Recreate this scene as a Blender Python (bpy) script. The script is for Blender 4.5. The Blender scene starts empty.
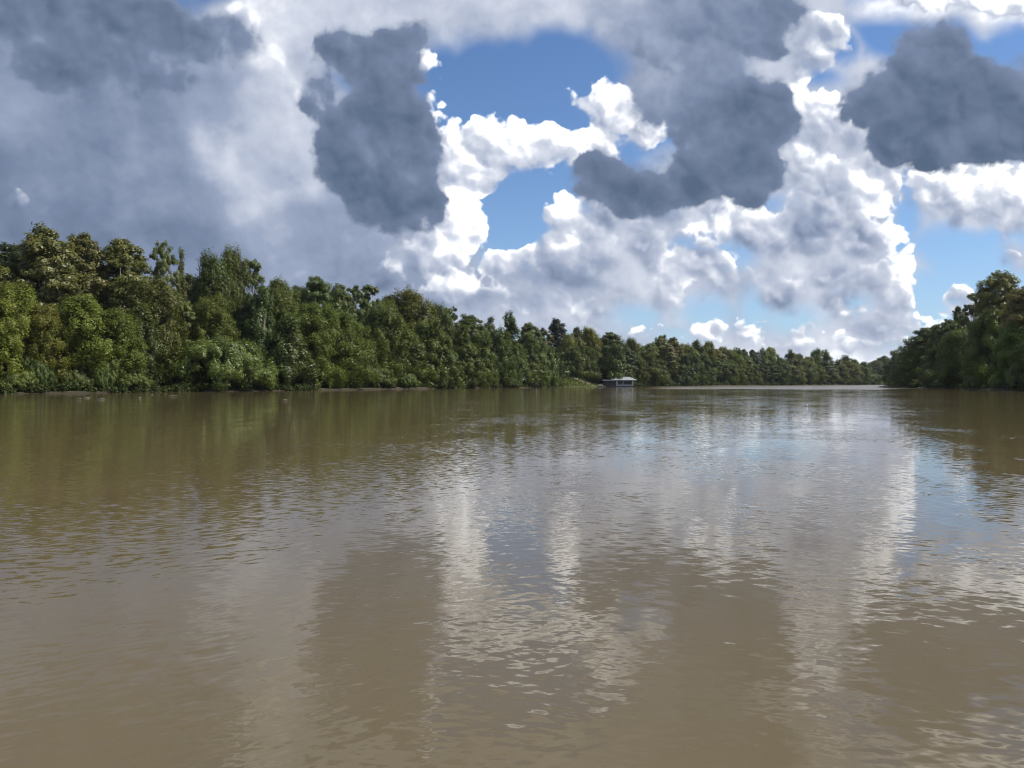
import bpy, math, random
import numpy as np
R = math.radians
scene = bpy.context.scene
COL = scene.collection
F_PX, CX, HY = 773.0, 512.0, 383.0       # focal length in pixels, centre column, horizon row
SUN_AZ, SUN_EL = 90.0, 50.0              # degrees right of the view, above the horizon

def srgb(r, g, b):
    f = lambda c: (c/255/12.92) if c/255 <= .04045 else ((c/255+.055)/1.055)**2.4
    return (f(r), f(g), f(b))

class NT:
    """terse builder for node trees: every method returns an output socket"""
    def __init__(s, tree): s.t = tree; s.n = tree.nodes; s.l = tree.links
    def node(s, kind, ins=None, **props):
        n = s.n.new(kind)
        for k, v in props.items(): setattr(n, k, v)
        for k, v in (ins or {}).items():
            sock = n.inputs[k]
            if isinstance(v, bpy.types.NodeSocket): s.l.new(v, sock)
            else: sock.default_value = v
        return n
    def m(s, op, a, b=0.0, c=0.0, clamp=False):
        n = s.n.new('ShaderNodeMath'); n.operation = op; n.use_clamp = clamp
        for i, v in enumerate((a, b, c)):
            if isinstance(v, bpy.types.NodeSocket): s.l.new(v, n.inputs[i])
            else: n.inputs[i].default_value = v
        return n.outputs[0]
    def v(s, op, a, b=(0,0,0), c=(0,0,0), out=0, scale=None):
        n = s.n.new('ShaderNodeVectorMath'); n.operation = op
        for i, x in enumerate((a, b, c)):
            if isinstance(x, bpy.types.NodeSocket): s.l.new(x, n.inputs[i])
            elif i < 3 and x is not None: n.inputs[i].default_value = x
        if scale is not None:
            if isinstance(scale, bpy.types.NodeSocket): s.l.new(scale, n.inputs['Scale'])
            else: n.inputs['Scale'].default_value = scale
        return n.outputs[out]
    def smooth(s, x, a, b):
        n = s.node('ShaderNodeMapRange', interpolation_type='SMOOTHSTEP')
        for k, v in (('Value', x), ('From Min', a), ('From Max', b)):
            if isinstance(v, bpy.types.NodeSocket): s.l.new(v, n.inputs[k])
            else: n.inputs[k].default_value = v
        return n.outputs[0]
    def xyz(s, v):
        n = s.node('ShaderNodeSeparateXYZ', {0: v}); return n.outputs[0], n.outputs[1], n.outputs[2]
    def comb(s, x, y, z): return s.node('ShaderNodeCombineXYZ', {0: x, 1: y, 2: z}).outputs[0]
    def noise(s, vec, scale, detail=5, rough=.55, dist=0.0, out='Fac', lac=2.0):
        n = s.node('ShaderNodeTexNoise', {'Vector': vec, 'Scale': scale, 'Detail': detail, 'Roughness': rough, 'Distortion': dist, 'Lacunarity': lac})
        return n.outputs[out]
    def voro(s, vec, scale, detail=2, rough=.5):
        n = s.node('ShaderNodeTexVoronoi', {'Vector': vec, 'Scale': scale, 'Detail': detail, 'Roughness': rough})
        return n.outputs['Distance']
    def ramp(s, fac, stops, interp='LINEAR'):
        n = s.node('ShaderNodeValToRGB', {'Fac': fac}); e = n.color_ramp.elements; n.color_ramp.interpolation = interp
        while len(e) < len(stops): e.new(.5)
        for el, (p, c) in zip(e, stops): el.position = p; el.color = (*c[:3], 1)
        return n.outputs[0]
    def mix(s, fac, a, b):
        n = s.node('ShaderNodeMix', data_type='RGBA')
        for i, v in ((0, fac), (6, a), (7, b)):
            if isinstance(v, bpy.types.NodeSocket): s.l.new(v, n.inputs[i])
            else: n.inputs[i].default_value = v if i == 0 else (*v[:3], 1)
        return n.outputs[2]

# ------------------------------------------------------------------ the sky
# clouds as (column, row, half width, half height, tilt, tone) in the photo's angles
VEIL = [   # soft grey and pale masses behind everything
 (470,300,90,20,0,.66),(600,300,80,20,0,.66),(840,300,60,30,0,.66),(780,270,60,30,0,.70),(960,215,50,22,0,.82),
 (262,25,16,30,-12,1.0),(285,60,14,34,-12,1.0),(300,110,12,34,0,.95),(235,4,24,10,0,.98),(306,160,12,26,0,.80),
 (40,300,160,50,0,.27),(200,320,140,40,0,.32),(330,300,110,34,0,.46),(440,325,120,24,0,.66),(545,325,90,22,0,.72),(640,345,110,18,0,.66),(760,352,120,14,0,.74),(880,352,80,12,0,.80),
 (350,250,70,40,0,.40),(420,250,60,50,0,.55),(370,280,60,20,0,.38),(400,300,80,14,0,.55),(480,296,60,14,0,.42),(600,290,60,18,0,.46),(575,255,40,30,0,.60),(960,350,90,10,0,.8),(1010,330,50,20,0,.72),
 (720,180,60,40,0,.60),(540,20,50,18,0,.62),(285,130,26,60,0,.72),(215,135,50,50,0,.66),(240,200,44,34,0,.62),
 (60,170,200,150,0,.30),(20,95,50,60,0,.42),(250,150,75,95,10,.68),(170,235,110,60,0,.26),(60,235,120,40,0,.27),
 (150,150,70,70,0,.42),(300,225,80,50,0,.42),(350,265,120,35,0,.45),(240,60,60,60,0,.45),(300,30,70,60,0,.80),(272,50,30,60,-10,.86),
 (420,5,130,34,0,.76),(520,-20,60,40,0,.72),(300,150,40,120,5,.70),(470,290,120,30,0,.55),(240,265,80,30,0,.36),(560,300,60,22,0,.62),
 (640,10,90,60,0,.52),(620,70,50,50,30,.50),(810,60,60,90,0,.74),(860,130,90,60,0,.66),(980,5,120,22,0,.85),
 (800,260,120,110,0,.70),(880,270,50,60,0,.68),(760,310,100,40,0,.70),(700,270,80,60,0,.66),(630,270,80,50,0,.66),(860,330,50,12,0,.52),(800,340,120,20,0,.68),
 (600,320,90,20,0,.66),(990,190,90,30,0,.80),(-120,100,160,200,0,.3),(1150,100,130,140,0,.5),(500,-150,420,90,0,.5),(1010,262,16,14,0,.7)]
VEIL_HOLES = [(735,250,16,9,20),(770,200,14,7,-20),(690,250,10,6,0),(800,315,14,8,0),(905,200,8,14,0),(850,300,12,6,0),(525,82,94,42,-14),(516,212,42,42,0),(965,258,46,24,25),(905,225,10,30,0),(1012,52,30,30,0),(640,318,20,13,0),(702,312,20,12,0),(675,333,16,7,0),(780,318,14,10,0),(752,310,10,14,0),(850,48,16,18,40),(826,80,12,8,0),(940,300,28,30,-30),(575,80,40,40,0)]
CUM = [    # crisp white cumulus
 (670,285,24,34,0,.90),(655,300,18,20,0,.86),(715,326,30,16,0,.92),(745,330,22,12,0,.88),(765,302,12,14,0,.86),(850,318,22,13,0,.90),(890,305,26,22,0,.86),(905,330,24,12,0,.84),(640,330,24,12,0,.90),
 (600,315,40,14,0,.78),(800,335,34,10,0,.80),(850,345,44,10,0,.90),(700,350,50,8,0,.86),(560,318,40,12,0,.84),(955,300,22,18,0,.94),(930,322,24,12,0,.88),
 (576,96,9,18,-34,1.0), (592,104,10,26,-26,1.0),(628,112,14,32,-34,1.0),(645,138,24,14,0,.95),(470,135,34,18,0,.95),(535,160,46,20,0,.93),(580,150,30,16,0,.95),(480,185,24,24,0,.96),(465,225,34,30,0,.95),
 (700,260,50,30,0,.80),(750,240,40,30,0,.80),(730,280,40,22,0,.76),(780,300,40,26,0,.72),(830,300,40,22,0,.66),(690,200,40,20,0,.80),(860,240,40,34,0,.72),(900,300,24,24,0,.82),(880,330,30,12,0,.70),
 (560,270,50,26,0,.62),(520,300,60,18,0,.66),(620,300,44,18,0,.60),(450,300,60,20,0,.70),(600,330,60,10,0,.80),(700,345,60,8,0,.82),(790,345,60,8,0,.85),(880,345,40,7,0,.88),(940,200,50,22,0,.88),(1000,205,50,26,0,.86),
 (445,215,16,50,0,.92),(425,235,20,30,0,.80),(545,250,20,30,0,.80),(575,280,30,16,0,.58),(620,290,26,14,0,.60),(540,300,30,12,0,.62),(590,310,26,8,0,.7),(480,300,30,12,0,.60),(430,300,40,14,0,.60),(385,285,30,18,0,.50),
 (810,150,22,26,0,.85),(800,235,30,40,0,.58),(820,280,36,24,0,.68),(775,250,24,30,0,.76),(760,215,18,26,0,.80),(870,140,18,16,0,.80),(865,170,20,18,0,.84),(905,165,26,10,0,.92),
 (600,110,12,20,-20,1.0),(622,112,12,16,-20,.98),(640,135,20,12,0,.9),(615,140,18,10,0,.92),(700,205,26,16,0,.85),(770,275,20,22,0,.60),(725,290,20,16,0,.66),(700,300,14,14,0,.75),
 (860,335,26,6,0,.62),(830,340,30,5,0,.75),(790,332,24,6,0,.6),(735,338,26,5,0,.75),(620,338,30,5,0,.8),(560,335,40,6,0,.78),
 (432,58,12,13,0,1.0),(436,105,8,40,-6,.95),
 (470,150,42,26,0,.93),(520,142,48,21,6,.95),(570,150,32,16,10,.92),(450,168,20,34,0,1.0),(462,200,22,34,-12,.98),
 (474,232,28,28,0,.97),(500,262,34,24,0,.84),(440,258,32,30,0,.97),(455,285,44,18,0,.90),(415,262,26,26,0,.74),(520,283,26,13,0,.72),
 (512,310,44,12,0,.86),(455,318,30,8,0,.72),(618,108,14,30,-32,1.0),(592,98,10,20,-24,1.0),(500,160,44,18,0,.9),(548,152,30,18,0,.9),(630,122,22,15,15,.98),(660,128,16,9,0,.95),
 (560,212,17,22,20,.97),(556,236,24,26,0,.88),(600,225,48,28,0,.74),(600,262,48,24,0,.60),(650,212,56,26,0,.68),(700,222,36,19,0,.92),(745,218,32,18,0,.90),
 (645,248,40,22,0,.64),(722,240,34,13,0,.74),(672,262,22,15,0,.90),(662,290,20,26,0,.82),(680,300,10,18,0,.86),(640,322,12,8,0,.86),(655,326,14,7,0,.84),
 (712,323,17,10,0,.92),(738,326,17,8,0,.86),(764,300,7,10,0,.82),(760,323,14,8,0,.82),(690,335,30,6,0,.8),
 (806,72,13,22,10,.93),(800,100,20,22,0,.97),(835,98,22,14,0,.92),(822,120,30,22,0,.86),(850,140,30,20,0,.80),(830,40,26,22,0,.85),(812,20,16,16,0,.80),
 (884,172,26,22,20,.93),(870,200,28,24,0,.90),(890,232,24,26,0,.94),(908,262,18,26,0,.95),(900,288,22,20,0,.92),(880,298,24,16,0,.85),
 (835,212,38,44,0,.70),(812,238,36,34,0,.66),(840,270,50,26,0,.66),(868,285,42,18,0,.62),(790,180,28,22,0,.72),(905,195,18,10,0,.86),
 (860,318,44,9,0,.58),(842,313,12,7,0,.90),(836,300,9,12,0,.88),(866,310,26,6,0,.88),(825,328,16,6,0,.86),(900,332,22,5,0,.72),
 (948,192,40,17,5,.93),(1000,190,44,20,0,.90),(985,218,34,17,0,.84),(955,218,20,12,0,.88),(1020,225,26,18,0,.82),(972,236,14,5,0,.80),
 (954,292,14,13,10,.93),(942,312,15,9,0,.90),(968,300,14,16,0,.85),(930,325,18,8,0,.82),
 (905,8,22,12,0,.85),(960,6,40,12,0,.92),(1015,10,32,15,0,.95),(1004,262,20,14,0,.70),
 (760,348,40,5,0,.86),(850,349,36,6,0,.92),(800,346,26,4,0,.80),(905,352,26,6,0,.9),(700,340,30,5,0,.7),(12,205,14,12,0,.52),(1120,120,60,50,0,.8),(980,160,60,18,0,.93)]
CUM_HOLES = [(738,252,14,7,20),(770,200,12,6,-20),(800,316,12,7,0),(903,200,7,12,0),(512,215,30,34,0),(520,80,66,34,0),(641,318,15,10,0),(702,312,16,9,20),(905,222,10,24,0),(965,262,42,20,25),(935,300,18,18,-30),(676,335,12,5,0),(822,82,12,7,0),(545,90,22,16,0),(780,318,12,8,0),(752,310,8,12,0),(1012,50,26,24,0)]
DARK = [   # shaded clouds nearer to the camera, dark slate undersides
 (80,10,150,46,0,.20),(70,62,110,34,0,.20),(190,36,62,36,0,.21),(240,42,24,30,0,.26),(150,78,60,18,0,.25),
 (384,60,42,32,0,.22),(392,100,46,42,0,.15),(374,132,54,42,0,.10),(345,165,40,28,20,.08),(390,190,50,34,8,.02),(408,208,36,20,0,.02),(418,200,26,28,0,.03),(408,150,38,44,0,.08),(338,160,30,20,20,.10),(325,98,20,26,0,.34),(350,45,18,16,0,.22),(408,42,18,17,0,.14),
 (690,30,80,56,0,.28),(765,20,44,40,0,.22),(700,95,66,50,20,.20),(745,120,44,50,0,.12),(738,165,48,34,0,.05),(692,172,38,24,0,.06),(606,182,40,27,0,.14),(622,196,44,22,0,.10),(660,186,26,22,0,.12),(625,196,38,20,0,.08),(650,188,30,22,0,.12),(640,30,50,34,0,.42),(650,100,40,40,0,.40),
 (935,55,40,40,0,.24),(905,95,44,38,0,.14),(960,98,60,46,0,.08),(1005,120,52,44,0,.07),(1030,85,40,28,0,.22),(930,138,62,28,0,.08),(970,152,52,22,0,.03),(862,112,26,24,0,.20),(890,128,32,24,0,.15),(1060,100,60,60,0,.15)]

def fields(U, V):
    """cloud thickness and tone of the three cloud layers at tangent coordinates (hundreds of photo pixels), smooth part only"""
    n = len(U)
    def gn(x, y, seed):              # plain gradient noise, the same on every run
        xi = np.floor(x).astype(np.int64); yi = np.floor(y).astype(np.int64); fx = x-xi; fy = y-yi
        def g(ix, iy, dx, dy):
            h = (ix*374761393 + iy*668265263 + seed*974634777) & 0xffffffff
            h = ((h ^ (h >> 13))*1274126177) & 0xffffffff; h = (h ^ (h >> 16)) & 0xffff
            an = h/65536.*2*np.pi; return np.cos(an)*dx + np.sin(an)*dy
        sx = fx*fx*fx*(fx*(fx*6-15)+10); sy = fy*fy*fy*(fy*(fy*6-15)+10)
        a = g(xi, yi, fx, fy)*(1-sx) + g(xi+1, yi, fx-1, fy)*sx
        c = g(xi, yi+1, fx, fy-1)*(1-sx) + g(xi+1, yi+1, fx-1, fy-1)*sx
        return (a*(1-sy) + c*sy)*1.4
    W1 = np.stack([sum(gn(U*f, V*f, sd+k)*am for k, (f, am) in enumerate(((.75, .12), (1.9, .08), (4.6, .04)))) for sd in (3, 23)], 1)
    def layer(blobs, wamp, sharp=4.0, grow=1.0):
        F = np.full(n, -9.); W = np.zeros(n); S = np.zeros(n)
        x = U + W1[:, 0]*wamp; y = V + W1[:, 1]*wamp
        for bl in blobs:
            cx, cy, rx, ry, rot, tone = bl
            dx = x-(cx-CX)/100; dy = y-(HY-cy)/100
            rx *= grow; ry *= grow
            c, s = math.cos(R(rot)), math.sin(R(rot))
            ex = (dx*c - dy*s)*100/rx; ey = (dx*s + dy*c)*100/ry
            ln = np.sqrt(ex*ex + ey*ey); r = min(rx, ry)/100
            f = (1-ln)*r
            h = np.maximum(.06-np.abs(F-f), 0)/.06
            F = np.maximum(F, f) + h*h*h*.01
            w = np.maximum(ln, .3)**-sharp
            W += w; S += w*tone
        return F, S/W
    Fv, tv = layer(VEIL, 1.4, 3.0, 1.12); Fc, tc = layer(CUM, .8, 5.0, 1.15); Fd, td = layer(DARK, 1.0, 3.5, 1.10)
    H = -layer([(*h, 0) for h in VEIL_HOLES], .8)[0]
    Fv = np.minimum(Fv, H)
    H2 = -layer([(*h, 0) for h in CUM_HOLES], .8)[0]
    Fc = np.minimum(Fc, H2+.02)
    # billows: puffs of three sizes piled on the big shapes, seen as a height field lit from the sun's side
    gx0, gy0, st = -620., -30., 1.5
    nx, ny = int(1240/st), int(520/st)
    def warped(a, f=1.0): return a
    def billow(blobs, holes, grow, sizes, seed, zk):
        rg = np.random.default_rng(seed)
        Hh = np.full((ny, nx), -60.); Fp = np.full((ny, nx), -60.)
        gx = gx0 + st*np.arange(nx); gy = gy0 + st*np.arange(ny)
        def win(cx, cy, r):
            i0 = max(0, int((cx-r-gx0)/st)); i1 = min(nx, int((cx+r-gx0)/st)+2); j0 = max(0, int((cy-r-gy0)/st)); j1 = min(ny, int((cy+r-gy0)/st)+2)
            return i0, i1, j0, j1
        B = [((c-CX), (HY-r_), rx*grow, ry*grow, R(rot)) for (c, r_, rx, ry, rot, tn) in blobs]
        for cx, cy, rx, ry, rot in B:
            m = max(rx, ry)*1.3; i0, i1, j0, j1 = win(cx, cy, m)
            if i1 <= i0 or j1 <= j0: continue
            X, Y = np.meshgrid(gx[i0:i1]-cx, gy[j0:j1]-cy); c, sn = math.cos(rot), math.sin(rot)
            ln = np.hypot((X*c-Y*sn)/rx, (X*sn+Y*c)/ry); r = min(rx, ry)
            Hh[j0:j1, i0:i1] = np.maximum(Hh[j0:j1, i0:i1], np.where(ln < .85, zk*r*np.sqrt(np.clip(1-ln*ln, 0, 1)), -60))
            Fp[j0:j1, i0:i1] = np.maximum(Fp[j0:j1, i0:i1], (.80-ln)*r)
        hs = [((c-CX), (HY-r_), rx, ry, R(rot)) for (c, r_, rx, ry, rot) in holes]
        for (ra, rb, dens) in sizes:
            P = []
            for cx, cy, rx, ry, rot in B:
                n_ = max(3, int(math.pi*rx*ry*dens)); u = rg.random(n_)**.42*1.0; an = rg.random(n_)*2*math.pi
                ex, ey = u*rx*np.cos(an), u*ry*np.sin(an); c, sn = math.cos(rot), math.sin(rot)
                kp = (ey > -.35*ry) | (rg.random(n_) < .30); ex, ey, n_ = ex[kp], ey[kp], int(kp.sum())
                P.append(np.stack([cx+ex*c+ey*sn, cy-ex*sn+ey*c, ra+(rb-ra)*rg.random(n_)**1.6], 1))
            P = np.concatenate(P); P[:, 2] *= np.clip(.42+.58*P[:, 1]/230, .4, 1.1)
            H0 = Hh.copy()
            for x, y, r in P:
                bad = False
                for hx, hy, hrx, hry, hro in hs:
                    dx, dy = x-hx, y-hy; c, sn = math.cos(hro), math.sin(hro)
                    if ((dx*c-dy*sn)/(hrx+r*.6))**2 + ((dx*sn+dy*c)/(hry+r*.6))**2 < 1: bad = True; break
                if bad: continue
                i0, i1, j0, j1 = win(x, y, r)
                if i1 <= i0 or j1 <= j0: continue
                jc = min(ny-1, max(0, int((y-gy0)/st))); ic = min(nx-1, max(0, int((x-gx0)/st)))
                z0 = max(H0[jc, ic], 0) - .25*r
                X = gx[i0:i1][None, :]-x; Y = gy[j0:j1][:, None]-y; d2 = X*X+Y*Y; q = r*r-d2
                w_ = Hh[j0:j1, i0:i1]; np.maximum(w_, np.where(q > 0, z0+np.sqrt(np.maximum(q, 0))*1.05, -60), out=w_)
                f_ = Fp[j0:j1, i0:i1]; np.maximum(f_, r-np.sqrt(d2), out=f_)
        Hs = np.maximum(Hh, -2.)
        def blur(a, k):
            for _ in range(k):
                p_ = np.pad(a, 1, mode='edge'); a = (p_[:-2, 1:-1]+p_[2:, 1:-1]+p_[1:-1, :-2]+p_[1:-1, 2:]+2*p_[1:-1, 1:-1])/6
            return a
        S = np.zeros_like(Hs)
        for k, wt in ((3, .26), (12, .34), (50, .40)):
            a = blur(Hs, k); gy_, gx_ = np.gradient(a, st); nz = 1/np.sqrt(1+gx_**2+gy_**2)
            S += wt*np.clip((-gx_*.50-gy_*.66+.56)*nz, -.25, 1.2)
        # shade cast by neighbouring billows towards the sun
        sh = np.zeros_like(Hs); a = blur(Hs, 2)
        for t in (3, 6, 10, 16):
            b_ = np.roll(np.roll(a, -int(t*.78/1), axis=0), -int(t*.62/1), axis=1)
            sh = np.maximum(sh, np.clip((b_-a-t*st*.85)/10, 0, 1))
        return blur(Fp, 1)/100, blur(S-.30*blur(sh, 2), 1)
    def pick(a, x, y):
        fx = np.clip((x-gx0)/st, 0, nx-1.001); fy = np.clip((y-gy0)/st, 0, ny-1.001); ix = fx.astype(int); iy = fy.astype(int); fx -= ix; fy -= iy
        return (a[iy, ix]*(1-fx)+a[iy, ix+1]*fx)*(1-fy) + (a[iy+1, ix]*(1-fx)+a[iy+1, ix+1]*fx)*fy
    wx = sum(gn(U*f, V*f, 51+k)*am for k, (f, am) in enumerate(((3., 5.), (8., 2.6), (20., 1.2))))
    wy = sum(gn(U*f, V*f, 71+k)*am for k, (f, am) in enumerate(((3., 5.), (8., 2.6), (20., 1.2))))
    x = U*100+wx; y = V*100+wy
    inr = np.clip(np.minimum.reduce([x-gx0-20, gx0+nx*st-20-x, gy0+ny*st-20-y])/40, 0, 1)
    fb, sb = billow(CUM, CUM_HOLES, 1.04, ((11, 22, 1/300.), (5.5, 11, 1/60.), (2.4, 5.5, 1/14.)), 11, .8)
    Fc = Fc*(1-inr) + (.78*pick(fb, x, y)+.22*np.clip(Fc, -.2, .2))*inr; tc = tc + (pick(sb, x, y)-.50)*inr*BIL_C
    fb, sb = billow(DARK, [], 1.02, ((14, 30, 1/500.), (7, 14, 1/120.), (3, 7, 1/40.)), 12, .5)
    Fd = Fd*(1-inr) + (.5*pick(fb, x, y)+.5*np.clip(Fd, -.3, .3))*inr; td = td + (pick(sb, x, y)-.50)*inr*BIL_D
    return np.clip(Fv, -2, 2), np.clip(Fc, -2, 2), np.clip(Fd, -2, 2), tv, tc, td

def sky_colour(T, d, F3=None, t3=None):
    """colour of the sky and its clouds towards direction d"""
    x, y, z = T.xyz(d)
    sd = Vector_sun()
    dd = T.v('ADD', d, T.v('SCALE', T.v('SUBTRACT', T.noise(d, 34, 2, .5, out='Color'), (.5,.5,.5)), scale=.016))
    skyt = T.node('ShaderNodeTexSky', {'Vector': d} if F3 is not None else None, sky_type='NISHITA', sun_disc=False, sun_elevation=R(SUN_EL), sun_rotation=R(SUN_AZ), altitude=50, air_density=1.0, dust_density=.3, ozone_density=3.0).outputs[0]
    col = T.v('MULTIPLY', skyt, SKYGAIN)
    # a lighter blue towards the horizon from thin moisture
    K = 10.0                                                # clouds are written for a strength of 0.1
    TONES = [(0, srgb(84,101,126)), (.25, srgb(116,131,158)), (.5, srgb(150,162,187)), (.74, srgb(200,207,222)), (.93, srgb(243,245,250)), (1, srgb(255,255,255))]
    hz = T.m('POWER', T.m('SUBTRACT', 1.0, T.m('MAXIMUM', z, 0.0)), 9.0)
    col = T.mix(T.m('MULTIPLY', hz, HAZE_MIX), col, tuple(K*c for c in srgb(176,205,232)))
    def over(base, alpha, tone): return T.mix(alpha, base, T.v('SCALE', T.ramp(tone, TONES), scale=T.m('MULTIPLY_ADD', T.smooth(tone, .78, 1.0), K*CLOUD_TOP, K)))
    gen = T.m('MULTIPLY', T.m('SUBTRACT', T.noise(d, 2.2, 6, .55), .47), 2.0)      # cover over the rest of the sky
    gt = T.noise(dd, 5, 5, .55)
    if F3 is None:
        t = T.m('MULTIPLY_ADD', gt, 1.3, -.1, clamp=True)
        return over(col, T.smooth(gen, -.10, .14), t)
    n0 = T.noise(dd, 9, 5, .5)
    L2 = T.v('ADD', dd, (sd[0]*.02, sd[1]*.02, sd[2]*.02+.012)); n1 = T.noise(L2, 9, 5, .5)
    relief_s = T.m('SUBTRACT', n0, n1)
    L = T.v('ADD', dd, (sd[0]*.006, sd[1]*.006, sd[2]*.006+.003))
    def detail(q): return T.m('SUBTRACT', T.m('MULTIPLY', T.noise(q, 12, 5, .50), 1.5), T.voro(q, 22, 3, .55))
    det = detail(dd); relief_c = T.m('SUBTRACT', det, detail(L))
    fv, fc, fd = T.xyz(F3); tv, tc, td = T.xyz(t3)
    side = T.m('MULTIPLY', T.smooth(y, .30, .52), T.smooth(T.m('DIVIDE', z, T.m('MAXIMUM', y, .1)), .90, .68))
    # soft masses
    F = T.m('ADD', T.m('MULTIPLY', fv, side), T.m('MULTIPLY', gen, T.m('SUBTRACT', 1.0, side)))
    F = T.m('ADD', F, T.m('MULTIPLY', T.m('SUBTRACT', n0, .5), .30))
    t = T.m('ADD', T.m('ADD', tv, T.m('MULTIPLY_ADD', relief_c, .07, T.m('MULTIPLY', relief_s, .75))), T.m('MULTIPLY', T.m('SUBTRACT', gt, .5), .26))
    t = T.m('ADD', T.m('MULTIPLY', t, side), T.m('MULTIPLY', T.m('MULTIPLY_ADD', gt, 1.3, -.1), T.m('SUBTRACT', 1.0, side)), clamp=True)
    col = over(col, T.smooth(F, -.10, .14), t)
    # cumulus
    F = T.m('ADD', fc, T.m('MULTIPLY_ADD', det, .085, CUM_BIAS))
    rim = T.smooth(F, .09, .0)
    t = T.m('ADD', T.m('MULTIPLY_ADD', tc, 1.0, -.12), T.m('MULTIPLY', relief_c, .20))
    t = T.m('ADD', t, T.m('MULTIPLY', relief_s, .28))
    t = T.m('ADD', t, T.m('MULTIPLY', rim, .13), clamp=True)
    col = over(col, T.m('MULTIPLY', T.smooth(F, .0, T.m('MULTIPLY_ADD', T.smooth(t, .80, .45), .13, .035)), side), t)
    # shaded clouds in front
    F = T.m('ADD', fd, T.m('MULTIPLY', T.m('SUBTRACT', T.noise(dd, 16, 7, .6), .5), .26))
    F = T.m('MULTIPLY_ADD', det, .04, T.m('ADD', F, .01))
    t = T.m('ADD', T.m('MULTIPLY_ADD', relief_c, .08, td), T.m('MULTIPLY', relief_s, .7))
    t = T.m('ADD', t, T.m('MULTIPLY', T.smooth(F, .22, .0), .17))
    t = T.m('ADD', t, T.m('MULTIPLY', T.m('SUBTRACT', gt, .5), .42), clamp=True)
    return over(col, T.m('MULTIPLY', T.smooth(F, -.01, T.m('MULTIPLY_ADD', T.smooth(t, .16, .42), .22, .05)), side), t)

def build_sky():
    w = bpy.data.worlds.new('World'); scene.world = w; w.use_nodes = True
    T = NT(w.node_tree); T.n.clear()
    d = T.v('NORMALIZE', T.node('ShaderNodeTexCoord').outputs['Generated'])
    bg = T.node('ShaderNodeBackground', {'Color': sky_colour(T, d), 'Strength': .1})
    T.l.new(bg.outputs[0], T.node('ShaderNodeOutputWorld').inputs[0])
    w.cycles.sampling_method = 'MANUAL'; w.cycles.sample_map_resolution = 512
    # the half of the sky in front, where the clouds have their own places
    rad = 15000.
    us = np.concatenate([-np.geomspace(2800, 620, 50, endpoint=False), np.arange(-600, 600, 1.6), np.geomspace(620, 2800, 50)])
    vs_ = np.concatenate([np.linspace(-160, -8, 5, endpoint=False), np.arange(-8, 400, 1.6), np.linspace(402, 740, 70)])
    A, E = np.meshgrid(us, vs_); D = np.stack([A, np.full_like(A, F_PX), E], -1).reshape(-1, 3); D /= np.linalg.norm(D, axis=1, keepdims=True)
    Fv, Fc, Fd, tv, tc, td = fields(A.ravel()/100, E.ravel()/100)
    nx, ny = len(us), len(vs_)
    i = np.arange(nx-1)[None, :] + np.arange(ny-1)[:, None]*nx
    faces = np.stack([i, i+nx, i+nx+1, i+1], -1).reshape(-1, 4)
    me = bpy.data.meshes.new('sky'); me.from_pydata((D*rad).tolist(), [], faces.tolist())
    for nm, a3 in (('cover', (Fv, Fc, Fd)), ('tone', (tv, tc, td))):
        at = me.attributes.new(nm, 'FLOAT_VECTOR', 'POINT'); at.data.foreach_set('vector', np.stack(a3, -1).astype(np.float32).ravel())
    me.polygons.foreach_set('use_smooth', [True]*len(me.polygons))
    o = bpy.data.objects.new('sky', me); COL.objects.link(o); o['kind'] = 'structure'; o['label'] = 'blue sky full of grey and white clouds'
    m = bpy.data.materials.new('sky'); m.use_nodes = True; T = NT(m.node_tree); T.n.clear()
    d = T.v('NORMALIZE', T.node('ShaderNodeNewGeometry').outputs['Position'])
    c = sky_colour(T, d, T.node('ShaderNodeAttribute', attribute_name='cover').outputs['Vector'], T.node('ShaderNodeAttribute', attribute_name='tone').outputs['Vector'])
    e = T.node('ShaderNodeEmission', {'Color': c, 'Strength': .1})
    T.l.new(e.outputs[0], T.node('ShaderNodeOutputMaterial').inputs[0])
    m.cycles.emission_sampling = 'NONE'; me.materials.append(m)

def Vector_sun():
    a, e = R(min(SUN_AZ, 84.)), R(SUN_EL)
    return (math.sin(a)*math.cos(e), math.cos(a)*math.cos(e), math.sin(e))
SKYGAIN = (.84, 1.0, 1.2); HAZE_MIX = .8; CUM_BIAS = -.005; CLOUD_TOP = .5; BIL_C = .46; BIL_D = .12
build_sky()

# ------------------------------------------------------------------ camera, sun, render
cam = bpy.data.objects.new('camera', bpy.data.cameras.new('camera')); COL.objects.link(cam)
cam.data.sensor_width = 36; cam.data.lens = 36*F_PX/1024; cam.data.clip_end = 40000; cam.data.clip_start = .05
CAM_H = 2.13
cam.location = (0, 0, CAM_H); cam.rotation_euler = (R(90)+math.atan((HY-384)/F_PX), 0, 0)
scene.camera = cam
sun = bpy.data.objects.new('sun', bpy.data.lights.new('sun', 'SUN')); COL.objects.link(sun)
sun.data.energy = 5.0; sun.data.angle = R(.5); sun.data.color = (1, .95, .86)
sun.rotation_euler = (R(90-SUN_EL), 0, -R(SUN_AZ)+math.pi)
vs = scene.view_settings; vs.view_transform = 'Standard'; vs.look = 'None'; vs.gamma = 1; vs.exposure = .12; vs.use_curve_mapping = False
scene.cycles.pixel_filter_type = 'BLACKMAN_HARRIS'; scene.cycles.filter_width = 1.1
scene.cycles.use_denoising = True; scene.cycles.max_bounces = 6; scene.cycles.diffuse_bounces = 2; scene.cycles.transmission_bounces = 3; scene.cycles.sample_clamp_indirect = 8

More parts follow.
